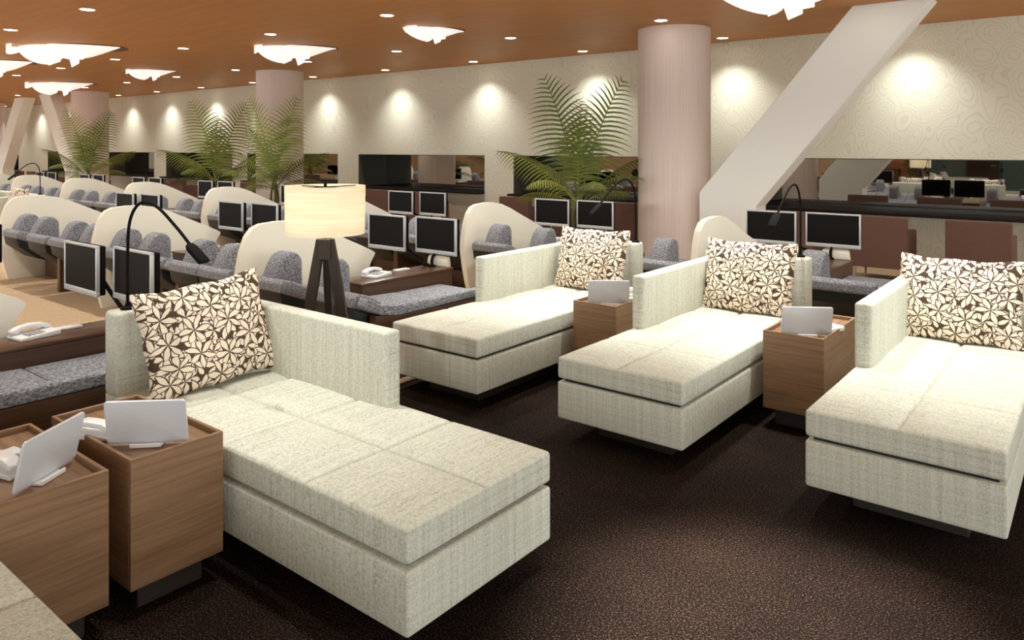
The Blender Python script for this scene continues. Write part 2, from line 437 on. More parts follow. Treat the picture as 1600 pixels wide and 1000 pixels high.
def make_pillow():
    w, hgt, T = .328, .256, .085
    b = bmesh.new(); N, M = 36, 30; F = {}
    for sgn in (1, -1):
        for i in range(N+1):
            for j in range(M+1):
                u, v = -1+2*i/N, -1+2*j/M
                th = T*max(0, (1-abs(u)**2.6))**.55*max(0, (1-abs(v)**2.6))**.55
                x = w*u*(1-.055*(1-v*v)); z = hgt*v*(1-.065*(1-u*u))
                x += .004*math.sin(9*v+1.3*u); z += .005*math.sin(7*u+2*v)
                th += .006*math.sin(5*u+3*v)*(1-u*u)*(1-v*v)
                edge = i in (0, N) or j in (0, M)
                F[sgn, i, j] = b.verts.new((x, 0 if edge else sgn*th, z))
        for i in range(N):
            for j in range(M):
                b.faces.new([F[sgn, i, j], F[sgn, i+1, j], F[sgn, i+1, j+1], F[sgn, i, j+1]])
    bmesh.ops.remove_doubles(b, verts=b.verts[:], dist=1e-5)
    bmesh.ops.recalc_face_normals(b, faces=b.faces[:])
    mb = MB(); mb._merge(b)
    return mb.build('throw_pillow', 'print', smooth=80)
PIL = Proto(make_pillow())
LA, LB = Proto(make_lounge(-1)), Proto(make_lounge(1))
XC = [-3.317, -1.988, -.664]; LY = 3.365
lounges = []
def lounge(proto, x, y, rz, label, plabel, dx=0.0, tilt=17, roll=0, pz=.695, back=.30):
    o = place(proto.get(), (x, y, 0), rz); tag(o, label, 'chaise lounge', 'cream chaise lounges')
    p = PIL.get(); tag(p, plabel, 'pillow', 'leaf print pillows')
    M = Matrix.Rotation(rz, 4, 'Z')
    c = M @ Vector((dx, LL-back, 0))
    p.location = (x+c.x, y+c.y, pz)
    p.rotation_mode = 'XYZ'; p.rotation_euler = (R(-tilt), R(roll), rz)
    lounges.append(o); return o
lounge(LB, -1.645, 1.935, R(90), 'cream linen chaise lounge with its foot end nearest, two wood tables beside it', 'leaf print pillow on the large lounge beside the floor lamp', -.02, 17, -4, .702)
lounge(LA, -1.645, .375, R(90), 'cream chaise lounge cut by the lower left corner, in front of a wood table', 'leaf print pillow on the corner lounge out of frame')
lounge(LA, XC[0], LY, 0, 'cream chaise lounge farthest left of the facing row of three', 'leaf print pillow on the lounge in front of the big palm', .06, 15, 0, .692)
lounge(LA, XC[1], LY, 0, 'cream chaise lounge in the middle of the facing row of three', 'leaf print pillow on the lounge in front of the slanted beam', .025, 15, 0, .692)
lounge(LA, XC[2], LY, 0, 'cream chaise lounge cut by the right edge, dark plinth showing under its foot', 'leaf print pillow cut by the right edge, below the brown chairs', -.02, 15, 0, .692)
for i, x in enumerate((-15.15, -13.82)):
    lounge(LA, x, 2.72, 0, 'far cream chaise lounge behind the pods, %s of two from the left' % ORD[i], 'far leaf print pillow peeking over the pods, %s from the left' % ORD[i])

# ------------------------------------------------------------------ side tables
def make_side_table():      # front at y=0, depth +y
    root = empty('side_table'); w, dpt, z0, z1 = .3375, .67, .10, .545
    h = w/2; e = .014
    MB().box(-h+.05, h-.05, .06, dpt-.06, 0, z0+.002, .003, 1).build('plinth', 'plinth', root)
    MB().box(-h, h, 0, e, z0, z1, .002, 1).build('front_panel', 'wood_x', root)
    MB().box(-h, h, dpt-e, dpt, z0, z1, .002, 1).build('back_panel', 'wood_x', root)
    for s in (-1, 1):
        a, b = sorted((s*h, s*(h-e)))
        MB().box(a, b, e, dpt-e, z0, z1, .002, 1).build('side_panel', 'wood_y', root)
    MB().box(-h+e, h-e, e, dpt-e, z0, z1-.022).build('top_panel', 'wood_y', root, smooth=0)
    return root
ST = Proto(make_side_table()); TZ = .524
def side_table(x, y, rz, label):
    o = place(ST.get(), (x, y, 0), rz); tag(o, label, 'side table', 'wood side tables by the lounges'); return o
side_table(-2.57, 1.338, R(90), 'wood box side table touching the large lounge, tray rim top')
side_table(-2.555, .925, R(90), 'wood box side table at the left edge, holding a steeply turned tablet')
side_table(-2.712, 4.30, 0, 'wood box side table between the left and middle lounges of the row')
side_table(-1.385, 4.28, 0, 'wood box side table between the middle and right lounges of the row')

def make_phone():
    root = empty('telephone')
    MB().prism([(-.105, 0), (.105, 0), (.105, .03), (-.105, .018)], 0, -.075, .075, .006, 2).build('phone_base', 'white', root)
    mb = MB()
    prof = [(-.105, .030), (-.10, .046), (-.06, .062), (0, .068), (.06, .062), (.10, .046), (.105, .030), (.07, .030), (.06, .040), (0, .046), (-.06, .040), (-.07, .030)]
    mb.prism(prof, 0, -.072, -.022, .006, 2); mb.build('handset', 'white', root)
    mb = MB()
    for i in range(4):
        for j in range(3): mb.box(.0+j*.022, .016+j*.022, -.06+i*.024, -.043+i*.024, .018, .031, .002, 1)
    mb.build('keypad', 'keys', root)
    return root
PH = Proto(make_phone())
def phone(x, y, z, rz, label):
    o = place(PH.get(), (x, y, z), rz); tag(o, label, 'telephone', 'white telephones'); return o
phone(-2.97, 1.235, TZ, R(120), 'white telephone on the side table touching the large lounge')
phone(-2.88, .92, TZ, R(105), 'white telephone behind the turned tablet at the left edge')
phone(-1.31, 4.57, TZ, R(-25), 'white telephone beside the tablet between middle and right lounges')
phone(-2.66, 4.70, TZ, R(-25), 'white telephone behind the tablet between left and middle lounges')

def make_tablet():     # back faces -y, leaning toward -y
    root = empty('tablet')
    T = Matrix.Rotation(R(14), 4, 'X') @ Matrix.Identity(4)
    def rr(w, h, r, n=6):
        P = []
        for cx, cz, a0 in ((w-r, h-r, 0), (-w+r, h-r, 90), (-w+r, r, 180), (w-r, r, 270)):
            for k in range(n+1):
                a = R(a0+90*k/n); P.append((cx+r*math.cos(a), cz+r*math.sin(a)))
        return P
    sh = Matrix.Translation((0, 0, .008)) @ Matrix.Rotation(R(13), 4, 'X')
    b = MB().prism(rr(.14, .168, .012), 1, -.006, .004, .002, 2, sh); b.build('back_cover', 'white_back', root)
    MB().prism(rr(.136, .164, .010), 1, .0038, .0065, 0, 1, sh @ Matrix.Translation((0, 0, .002))).build('screen', 'screen', root, smooth=0)
    mb = MB(); mb.box(-.055, .055, -.035, .03, 0, .008, .003, 2); mb.box(-.055, .055, -.035, -.027, .006, .016, .003, 2); mb.build('stand', 'white', root)
    return root
TB = Proto(make_tablet())
def tablet(x, y, z, rz, label):
    o = place(TB.get(), (x, y, z), rz); tag(o, label, 'tablet', 'white tablets on stands'); return o
tablet(-2.715, 1.30, TZ, R(44), 'white tablet on a stand, back turned, next to the large lounge')
tablet(-2.70, .955, TZ, R(123), 'white tablet on a stand seen edge-on at the left edge')
tablet(-2.665, 4.41, TZ, R(36), 'white tablet on the table between the left and middle lounges')
tablet(-1.345, 4.385, TZ, R(33), 'white tablet on the table between the middle and right lounges')

# ------------------------------------------------------------------ reading lamps on the lounge backs
def arc(pts, n=10):
    P = [Vector(p) for p in pts]; P = [2*P[0]-P[1]]+P+[2*P[-1]-P[-2]]; out = []
    for i in range(1, len(P)-2):
        for k in range(n):
            t = k/n; a, b, c, d = P[i-1], P[i], P[i+1], P[i+2]
            out.append(.5*((2*b)+(-a+c)*t+(2*a-5*b+4*c-d)*t*t+(-a+3*b-3*c+d)*t**3))
    out.append(P[-2]); return out
def make_reading_lamp():   # arches toward -y
    root = empty('reading_lamp')
    MB().lathe([(.0, 0), (.032, 0), (.032, .010), (.012, .018), (.010, .03), (0, .03)], 24).build('lamp_base', 'black', root)
    MB().tube(arc([(0, 0, .02), (0, 0, .25), (0, -.015, .42), (0, -.08, .505), (0, -.18, .49), (0, -.29, .405), (0, -.375, .325)]), .0072, 10).build('stem', 'black', root)
    T = Matrix.Translation((0, -.415, .285)) @ Matrix.Rotation(R(40), 4, 'X')
    MB().prism([(-.016, .06), (-.030, .035), (-.030, -.06), (.030, -.06), (.030, .035), (.016, .06)], 2, -.010, .010, .004, 2, T).build('lamp_head', 'black', root)
    return root
RL = Proto(make_reading_lamp())
def rlamp(x, y, z, rz, label, s=1):
    o = place(RL.get(), (x, y, z), rz); o.scale = (s, s, s); tag(o, label, 'reading lamp', 'black gooseneck reading lamps'); return o
rlamp(-3.635, 1.64, .832, R(108), 'black gooseneck lamp arching over the pillow of the large lounge')
rlamp(XC[0]+.335, LY+LL-.065, .832, R(-18), 'black gooseneck lamp in front of the palm, on the left lounge of the row', 1)
rlamp(XC[1]+.31, LY+LL-.065, .832, R(-5), 'black gooseneck lamp in front of the right monitor, on the middle lounge', 1)
rlamp(-13.5, 2.72+LL-.065, .832, R(-40), 'far gooseneck lamp rising behind the pods near the far beams', 1)
rlamp(-15.4, 2.72+LL-.065, .832, R(-40), 'far gooseneck lamp at the left edge behind the pods', 1)

# ------------------------------------------------------------------ floor lamp
root = empty('floor_lamp', (-3.60, 2.76, 0)); tag(root, 'glowing drum floor lamp on dark wooden tripod behind the large lounge', 'floor lamp')
for k in range(3):
    a = R(38.5+180+60 + k*120) if False else R([218, 38, 128][k])
    c, s = math.cos(a), math.sin(a)
    top = Vector((.026*c, .026*s, 1.06)); bot = Vector((.20*c, .20*s, .0))
    mb = MB()
    d = Vector((c, s, 0)); pn = Vector((-s, c, 0))
    b = bmesh.new(); vs = []
    for P, w, tdep in ((top, .020, .024), (top*.72+bot*.28, .022, .030), (bot, .013, .017)):
        vs.append([b.verts.new(P+d*dd*tdep+pn*pp*w) for dd, pp in ((-1, -1), (1, -1), (1, 1), (-1, 1))])
    for A, B in zip(vs, vs[1:]):
        for q in range(4): b.faces.new((A[q], A[(q+1) % 4], B[(q+1) % 4], B[q]))
    b.faces.new(vs[0]); b.faces.new(vs[-1][::-1]); bmesh.ops.recalc_face_normals(b, faces=b.faces[:])
    mb._merge(b); mb.build('leg', 'dark_wood', root)
MB().prism([(-.036, -.036), (.036, -.036), (.036, .036), (-.036, .036)], 2, .94, 1.062, .004, 1, Matrix.Rotation(R(38), 4, 'Z')).build('hub', 'dark_wood', root)
MB().tube([(0, 0, 1.06), (0, 0, 1.40)], .006).build('stem', 'black', root)
ro, rh = .232, .006
MB().lathe([(.228, 1.092), (.232, 1.374), (.228, 1.374), (.224, 1.092)], 72, closed=True).build('lamp_shade', 'shade', root)
mb = MB(); mb.tube([(-.226, 0, 1.366), (.226, 0, 1.366)], .003); mb.tube([(0, -.226, 1.366), (0, .226, 1.366)], .003)
mb.build('spider', 'black', root); MB().lathe([(0, 1.366), (.010, 1.37), (.007, 1.395), (0, 1.402)], 12).build('finial', 'black', root)
MB().lathe([(0, 1.17), (.022, 1.18), (.032, 1.215), (.028, 1.25), (.014, 1.275), (0, 1.28)], 20).build('bulb', 'bulb', root)

LAMP = root
# ------------------------------------------------------------------ pods
def shell_mesh():
    TOP = [(-.335, .56), (-.322, .66), (-.295, .79), (-.255, .90), (-.205, .962), (-.14, .99), (0, 1.0), (.14, .996), (.30, .968), (.45, .915), (.60, .845), (.80, .75), (.96, .672), (1.0, .645)]
    BOT = [(-.335, .50), (-.322, .36), (-.295, .18), (-.255, .0), (-.205, .0), (-.14, .0), (0, 0), (.14, 0), (.30, 0), (.45, 0), (.60, 0), (.80, .22), (.96, .57), (1.0, .63)]
    def itp(L, y):
        for (a, p), (b, q) in zip(L, L[1:]):
            if a <= y <= b: return p+(q-p)*(y-a)/(b-a)
        return L[-1][1]
    ys = sorted(set([p[0] for p in TOP]+[-.33, -.31, -.26, -.17, -.06, .07, .22, .37, .52, .7, .88, .985]))
    b = bmesh.new(); NZ = 10; F = {}
    for sgn in (0, 1):
        for i, y in enumerate(ys):
            for j in range(NZ+1):
                zt, zb = itp(TOP, y), itp(BOT, y)
                z = zb+(zt-zb)*j/NZ
                bend = -.30*max(0, .12-y)**2*1.0 + .05*math.sin(PI*min(max((y+.1)/1.1, 0), 1))*(-1)
                lean = .05*z
                F[sgn, i, j] = b.verts.new((bend-lean+.05+(.03 if sgn else -.03), y, z))
        for i in range(len(ys)-1):
            for j in range(NZ):
                q = [F[sgn, i, j], F[sgn, i+1, j], F[sgn, i+1, j+1], F[sgn, i, j+1]]
                b.faces.new(q if sgn else q[::-1])
    n = len(ys)-1
    loop = [(i, 0) for i in range(n)]+[(n, j) for j in range(NZ)]+[(i, NZ) for i in range(n, 0, -1)]+[(0, j) for j in range(NZ, 0, -1)]
    for p, q in zip(loop, loop[1:]+loop[:1]):
        b.faces.new([F[0, p[0], p[1]], F[0, q[0], q[1]], F[1, q[0], q[1]], F[1, p[0], p[1]]])
    bmesh.ops.recalc_face_normals(b, faces=b.faces[:])
    mb = MB(); mb._merge(b)
    o = mb.build('privacy_shell', 'shell', smooth=50)
    bv = o.modifiers.new('b', 'BEVEL'); bv.width = .022; bv.segments = 3; bv.limit_method = 'ANGLE'; bv.angle_limit = R(50)
    return o
SH = Proto(shell_mesh())
def make_recliner(w, rail, hx=0.0):
    root = empty('recliner'); h = w/2
    pad = [(-.33, .60), (-.29, .625), (-.20, .60), (.04, .475), (.30, .455), (.62, .45), (1.02, .445), (1.05, .42), (1.02, .385), (.62, .37), (.04, .385), (-.24, .50), (-.33, .535)]
    mb = MB()
    mb.prism([(-.33, .60), (-.29, .625), (-.20, .60), (.035, .478), (.035, .388), (-.24, .50), (-.33, .535)], 0, -h, h, .014, 3)
    mb.build('back_pad', 'tweed', root)
    mb = MB(); mb.prism([(.04, .475), (.52, .452), (.52, .368), (.04, .386)], 0, -h, h, .014, 3); mb.build('seat_pad', 'tweed', root)
    mb = MB(); mb.prism([(.525, .452), (1.03, .445), (1.03, .372), (.525, .368)], 0, -h, h, .014, 3); mb.build('leg_pad', 'tweed', root)
    MB().prism([(-.32, .53), (-.24, .498), (.04, .383), (1.0, .366), (1.0, .30), (.12, .20), (-.10, .28), (-.30, .44)], 0, -h+.006, h-.006, .006, 2).build('seat_body', 'black_body', root)
    MB().box(-h+.03, h-.03, .12, .98, 0, .30, .004, 1).build('plinth', 'walnut_y', root)
    # wedge headrest cushion
    mb = MB(); mb.prism([(-.30, .595), (-.245, .715), (-.205, .775), (-.14, .805), (-.07, .79), (-.03, .74), (-.02, .49), (-.10, .535)], 0, hx-.085, hx+.085, .026, 4)
    mb.build('headrest', 'tweed', root)
    if rail:
        MB().prism([(-.31, .56), (-.27, .60), (-.14, .535), (.0, .512), (.90, .50), (.92, .48), (.92, .44), (.0, .44), (-.14, .465), (-.30, .53)], 0, h+.003, h+.083, .012, 3).build('side_rail', 'tweed', root)
        MB().prism([(-.20, .0), (.90, 0), (.90, .438), (0, .438), (-.14, .462), (-.20, .47)], 0, h+.012, h+.078, .004, 1).build('side_panel', 'walnut_y', root)
    return root
RC1, RC2, RC3 = Proto(make_recliner(.44, False)), Proto(make_recliner(.52, True, -.21)), Proto(make_recliner(.47, False))
def make_pod_table():
    root = empty('pod_table')
    MB().box(-.145, .145, .0, 1.0, 0, .54, .004, 1).build('cabinet', 'walnut_y', root)
    MB().box(-.15, .15, -.01, 1.01, .54, .56, .004, 2).build('table_top', 'walnut_y', root)
    mb = MB(); mb.prism([(-.14, .56), (-.115, .64), (-.095, .655), (.10, .655), (.12, .64), (.13, .56)], 1, .966, 1.0, .008, 2); mb.build('end_panel', 'shell', root)
    mb = MB(); mb.box(-.12, -.06, .55, .70, .56, .572, .003, 2); mb.build('remote', 'white', root)
    return root
PT = Proto(make_pod_table())
def make_monitor(left):
    root = empty('monitor'); w, z0, z1 = .245, .665, .985
    mb = MB(); f = .016
    mb.box(-w, w, -.018, .006, z1-f, z1, .004, 2); mb.box(-w, w, -.018, .006, z0, z0+.036, .005, 2)
    mb.box(-w, -w+f, -.018, .006, z0+.03, z1-.01, .004, 2); mb.box(w-f, w, -.018, .006, z0+.03, z1-.01, .004, 2)
    mb.build('frame', 'silver', root)
    MB().box(-w+.012, w-.012, -.012, -.004, z0+.032, z1-.012).build('screen', 'screen', root, smooth=0)
    MB().box(-w+.004, w-.004, .0061, .045, z0+.006, z1-.004, .01, 2).build('back_shell', 'black', root)
    mb = MB()
    if left: mb.tube(arc([(0, .045, .80), (.02, .085, .78), (.20, .10, .66), (.40, .07, .60), (.47, .03, .575)]), .013, 10); mb.lathe([(.0, .561), (.03, .561), (.03, .575), (0, .578)], 20, (.47, .03, 0))
    else: mb.tube(arc([(0, .045, .82), (0, .07, .80), (-.01, .035, .70), (-.01, -.035, .64), (-.01, -.045, .566)]), .013, 10); mb.lathe([(0, .561), (.03, .561), (.03, .575), (0, .578)], 20, (-.01, -.045, 0))
    mb.build('stand_arm', 'black', root)
    return root
MNL, MNR = Proto(make_monitor(True)), Proto(make_monitor(False))

def pod(x0, y0, where, pair=True, seats=True, shell=True):
    if shell:
        o = SH.get(); o.location = (x0, y0-(.2 if y0 < 1 else 0), 0); tag(o, 'cream wing-shaped privacy shell ' + where, 'partition', 'cream privacy shells')
    if seats:
        o = place(RC1.get(), (x0+.31, y0, 0)); tag(o, 'grey tweed recliner beside the shell ' + where, 'recliner', 'grey recliners')
        o = place(RC2.get(), (x0+1.09, y0, 0)); tag(o, 'wood-railed grey recliner by the shell ' + where, 'recliner', 'grey recliners')
    if pair:
        o = place(RC3.get(), (x0+1.72, y0, 0)); tag(o, 'third grey recliner along from the shell ' + where, 'recliner', 'grey recliners')
        o = place(RC3.get(), (x0+2.20, y0, 0)); tag(o, 'last grey recliner after the shell ' + where, 'recliner', 'grey recliners')
    o = place(PT.get(), (x0+.675, y0+.20, 0)); tag(o, 'walnut table cabinet at the shell ' + where, 'table', 'walnut pod tables')
    phone(x0+.64, y0+(.64 if y0 < 1 else .50), .56, R(8), 'white telephone on table at the shell ' + where)
    o = place(MNL.get(), (x0+.10, y0+1.10, 0)); tag(o, 'left monitor of the pair at shell ' + where, 'monitor', 'silver framed monitors')
    o = place(MNR.get(), (x0+.655, y0+1.17, 0)); tag(o, 'right monitor of the pair at shell ' + where, 'monitor', 'silver framed monitors')
PX = [-2.65-2.6*k for k in range(9)]
pod(PX[1], .94, 'behind the corner lounge at the left edge', pair=False)
pod(PX[2], .94, 'beyond the left edge in the nearest row', pair=False, seats=False)
pod(PX[1], 3.54, 'directly behind the lit floor lamp', pair=False)
pod(PX[2], 3.54, 'crossed by the near gooseneck lamp')
pod(PX[3], 3.54, 'cut by the left edge, in the middle row')
names2 = ['half hidden by the middle lounge pillow', 'beside the armrest of the left lounge', 'half hidden by the lampshade, farther row',
          'fourth from the right in the farther row', 'fifth from the right in the farther row', 'sixth from the right in the farther row',
          'seventh from the right in the farther row', 'farthest left in the farther row']
for k in range(8): pod(PX[k], 6.14, names2[k], pair=(k > 0))

# ------------------------------------------------------------------ counters and brown armchairs along the wall
for i, (a, b) in enumerate(OPEN):
    o = MB().box(a+.003, b-.003, WY-.2, MY-.0125, .70, .74, .004, 2).build('counter_top', 'counter')
    tag(o, 'black counter below the mirrored recess, %s from the right' % ORD[i], 'counter', 'black wall counters')
def make_armchair():    # faces +y, back toward the camera side
    root = empty('armchair'); h = .315
    T = Matrix.Rotation(R(8), 4, 'X')
    MB().prism([(-.30, .17), (-.17, .17), (-.20, .78), (-.30, .78)], 0, -h, h, .016, 3).build('backrest', 'brown_fab', root)
    MB().box(-h+.07, h-.07, -.19, .33, .20, .43, .03, 3).build('seat', 'brown_fab', root)
    for s in (-1, 1):
        a, b = sorted((s*h, s*(h-.075)))
        MB().prism([(-.20, .17), (.32, .17), (.30, .60), (-.20, .64)], 0, a, b, .014, 3).build('arm', 'brown_fab', root)
        for y, dy in ((-.25, -.03), (.27, .03)):
            MB().tube([(s*(h-.05), y+dy, 0), (s*(h-.06), y, .172)], [.011, .022], 10).build('leg', 'steel', root)
    return root
AC = Proto(make_armchair())
idx = 0
for i, (a, b) in enumerate(OPEN[:7]):
    for q in (3.13, 2.11, 1.04):
        x = a+q
        if x < -31.5 or any(abs(x-cx) < .75 for cx in (-4.62, -13.75, -23.1, -31.6)): continue
        o = place(AC.get(), (x, 9.92, 0), 0)
        pos = {3.13: 'right', 2.11: 'middle', 1.04: 'left'}[q]
        tag(o, 'brown armchair at the %s of the counter that is %s from the right' % (pos, ORD[i]), 'armchair', 'brown armchairs along the counters')

# ------------------------------------------------------------------ palms
def frond_mesh(L, t0, c, twist, seed, nl=27):
    """rachis starts t0 from vertical (radians) leaning to +x and bends by c; leaflets hang from both sides"""
    rnd = random.Random(seed); b = bmesh.new()
    pts = [Vector((0, 0, 0))]
    for i in range(nl):
        th = t0+c*((i+.5)/nl)**1.6
        pts.append(pts[-1]+Vector((math.sin(th), 0, math.cos(th)))*L/nl)
    for i in range(6, nl+1):
        s = i/nl; p = pts[i]; tg = (pts[i]-pts[i-1]).normalized()
        side0 = Matrix.Rotation(twist, 3, tg) @ Vector((0, 1, 0))
        ll = L*.27*math.sin(PI*min(1, .22+.74*(s-.18)/.82))**.8+.02
        for sd in (-1, 1):
            d = (side0*sd*.80+tg*(.45+.5*s*s)+Vector((0, 0, -.12))).normalized()
            l = ll*(.92+.16*rnd.random())
            nrm = (tg-d*tg.dot(d)).normalized()
            w = .0098*L*(.5+.5*math.sin(PI*s))
            prev = None; q = p.copy(); dd = d.copy()
            for k in range(5):
                f = k/4
                ww = w*(1-f**2.2)+.0008
                pr = (b.verts.new(q-nrm*ww), b.verts.new(q+nrm*ww))
                if prev: b.faces.new((prev[0], prev[1], pr[1], pr[0]))
                prev = pr
                dd = (dd+Vector((0, 0, -.17))).normalized(); q = q+dd*l/4
    mb = MB(); mb._merge(b)
    mb.tube(pts[::2], [.009*L*(1-.8*k/(nl/2)) for k in range(len(pts[::2]))], 6)
    return mb
def make_palm():
    root = empty('potted_palm')
    MB().lathe([(0, 0), (.17, 0), (.22, .40), (.235, .42), (.235, .45), (.205, .45), (.20, .41), (0, .41)], 40).build('pot', 'pot', root)
    MB().lathe([(0, .411), (.199, .411), (.10, .43), (0, .44)], 30).build('soil', 'soil', root)
    mb = MB()
    for k in range(5):
        a = k*2*PI/5; mb.tube(arc([(.05*math.cos(a), .05*math.sin(a), .42), (.07*math.cos(a), .07*math.sin(a), .65), (.03*math.cos(a), .03*math.sin(a), .92)], 5), [.026]*5+[.022]*5+[.018], 8)
    mb.build('stem', 'stem', root)
    FR = [(228, 9, 17, 70, 1.78), (28, 12, 18, -65, 1.78), (120, 8, 30, 20, 1.55), (300, 16, 34, 10, 1.35),
          (212, 40, 42, 40, 1.35), (45, 42, 40, -35, 1.30), (165, 38, 60, 15, 1.2), (355, 45, 60, -15, 1.15),
          (258, 42, 78, 5, 1.05), (322, 40, 82, 0, 1.0), (195, 62, 62, 30, .95), (70, 60, 60, -20, .95), (285, 66, 70, 0, .8)]
    for k, (az, t0, c, tw, L) in enumerate(FR):
        o = frond_mesh(L, R(t0), R(c), R(tw), k).build('frond', 'leaf', root, smooth=0)
        o.location = (0, 0, .80); o.rotation_euler = (0, 0, R(az))
    return root
PA = Proto(make_palm())
for x, y, rz, s, lab in ((-5.60, 8.5, 0, 1.0, 'potted palm beside the big round column, behind the left lounge of the row'),
                         (-14.43, 8.3, .5, 1.0, 'potted palm left of the middle column, smaller-looking of the pair'),
                         (-12.3, 8.25, -.3, 1.0, 'potted palm in front of the middle column'),
                         (-20.6, 8.3, .25, 1.0, 'potted palm in front of the far left column')):
    o = place(PA.get(), (x, y, 0), rz); o.scale = (s, s, s); tag(o, lab, 'potted palm', 'potted palms')

# ------------------------------------------------------------------ lights
def add_light(name, kind, loc, energy, col, parent=None, rot=(0, 0, 0), **kw):
    L = bpy.data.lights.new(name, kind); L.energy = energy; L.color = col
    for k, v in kw.items(): setattr(L, k, v)
    o = bpy.data.objects.new(name, L); COL.objects.link(o); o.location = loc; o.rotation_euler = rot
    if parent: o.parent = parent
    return o
add_light('bulb_glow', 'POINT', (0, 0, 1.235), 2.7, (1, .90, .74), LAMP, shadow_soft_size=.05)
def make_downlight():
    root = empty('downlight')
    MB().lathe([(.078, 0), (.098, 0), (.098, -.008), (.078, -.004)], 36, closed=True).build('trim_ring', 'ring', root)
    MB().lathe([(0, -.002), (.077, -.002), (.077, -.0035), (0, -.0035)], 30).build('lens', 'lens', root)
    return root
DL = Proto(make_downlight())
WARM = (.97, 1, .93)
NLIGHT = {}
def downlight(x, y, label, energy, size=90, blend=.7, tilt=0.0, col=WARM, data=None):
    o = DL.get(); o.location = (x, y, ZC); o.rotation_euler = (0, 0, 0)
    tag(o, label, 'downlight', 'recessed ceiling downlights')
    if not energy: return o
    key = (energy, size, blend, col)
    if key not in NLIGHT:
        L = bpy.data.lights.new('downlight_beam', 'SPOT'); L.energy = energy; L.color = col; L.spot_size = R(size); L.spot_blend = blend; L.shadow_soft_size = .05
        NLIGHT[key] = L
    l = bpy.data.objects.new('beam_lamp', NLIGHT[key]); COL.objects.link(l); l.parent = o; l.location = (0, 0, -.02); l.rotation_euler = (tilt, 0, 0)
    return o
GX = [-1.97-2.43*k for k in range(14)]
WASH = (.97, 1, .93)
for k, x in enumerate([.46]+GX):
    downlight(x, WY-.45, 'recessed downlight washing the wall, %s from the right' % (ORD[k] if k < 12 else 'far left one, number %d' % (k+1)), 78, 108, 1.0, R(3), WASH)
rows = {8.55: 'second', 6.15: 'third', 3.72: 'fourth', 1.30: 'fifth'}
for y, nm in rows.items():
    for k, x in enumerate(GX):
        if (y < 2 and not 1 <= k <= 6) or (k == 0 and y < 5): continue
        downlight(x, y, 'ceiling downlight in the %s row from the wall, %s from the right' % (nm, ORD[k] if k < 12 else 'far one, number %d' % (k+1)), 0 if y > 8 else 125 if y > 6 else 100, 150 if y > 6 else 130, .9)
LOUNGE_LIGHTS = [(-3.0, 2.02, 80), (XC[0]+.12, 4.75, 220), (XC[1]+.10, 4.75, 220), (XC[2]+.05, 4.55, 260), (-.90, 2.42, 1300), (-2.35, 1.95, 85)]  # last entry is an extra lamp, added to lighten the large lounge top
for k, (x, y, e) in enumerate(LOUNGE_LIGHTS):
    lab = ['above the pillow of the large lounge', 'above the left lounge of the row', 'above the middle lounge of the row', 'above the right lounge of the row', 'above the open dark carpet', 'added to brighten the middle of the large lounge'][k]
    downlight(x, y, 'ceiling downlight '+lab, e, 64 if k in (1, 2, 3) else 32 if k == 4 else 60, 1.0)

# glowing sculptural ceiling lights
def make_sculpt():
    root = empty('ceiling_light')
    def hull(L0, L1, W, H, kx, bendy, sgn=1):
        b = bmesh.new(); N, M = 28, 8; V = []
        for i in range(N+1):
            s = i/N; x = L0+(L1-L0)*s
            w = W*(math.sin(PI*min(1, s/ (2*kx)))**.8 if s < kx else math.cos(PI/2*(s-kx)/(1-kx))**.85)+.004
            hgt = H*(math.sin(PI*min(1, s/(2*kx)))**.7 if s < kx else math.cos(PI/2*(s-kx)/(1-kx))**1.7)+.012
            row = []
            for j in range(M+1):
                q = -1+2*j/M
                row.append(b.verts.new((x, bendy*math.sin(PI*s)+w*q, -.006-hgt*(1-abs(q)**1.5))))
            V.append(row)
        for A, B in zip(V, V[1:]):
            for j in range(M): b.faces.new((A[j], A[j+1], B[j+1], B[j]))
        mb = MB(); mb._merge(b); return mb
    hull(-.24, .74, .40, .15, .30, .06).build('petal_shade', 'sculpt', root, smooth=60)
    o = hull(-.66, .20, .15, .24, .60, -.13).build('petal_shade', 'sculpt', root, smooth=60)
    mb = MB(); P = []
    for k in range(36):
        a = 2*PI*k/36; P.append((.245+.53*math.cos(a), .06+(.41+.04*math.cos(a))*math.sin(a)))
    mb.prism(P, 2, -.006, -.001); mb.build('mounting_plate', 'ring_dark', root, smooth=0)
    # curled crescent on the left tip
    b = bmesh.new(); A = []
    for k in range(15):
        t_ = k/14; a = R(100+130*t_); r = .26
        p = Vector((-.42+r*math.cos(a)*.85, -.16-r*math.sin(a), -.008)); hh = .02+.10*math.sin(PI*t_)
        A.append((b.verts.new(p), b.verts.new(p+Vector((0, 0, -hh)))))
    for p, q in zip(A, A[1:]): b.faces.new((p[0], q[0], q[1], p[1]))
    mb = MB(); mb._merge(b); o = mb.build('crescent_fin', 'sculpt', root, smooth=60)
    o.modifiers.new('s', 'SOLIDIFY').thickness = .012
    for (x0, x1, y, d, e, yw) in ((-.26, -.02, -.10, .26, .20, .25), (-.02, .20, .02, .27, .22, -.35), (.06, .30, -.12, .20, .17, .5), (-.50, -.30, -.1, .12, .05, -.3)):
        mb = MB(); xm = (x0+x1)/2; l = (x1-x0)/2
        mb.prism([(-l, -.02), (l, -.02), (l, -e), (-l*.2, -d)], 1, -.006, .006, .002, 1, Matrix.Translation((xm, y, -.01)) @ Matrix.Rotation(yw, 4, 'Z'))
        mb.build('hanging_fin', 'sculpt', root)
    return root
SU = Proto(make_sculpt())
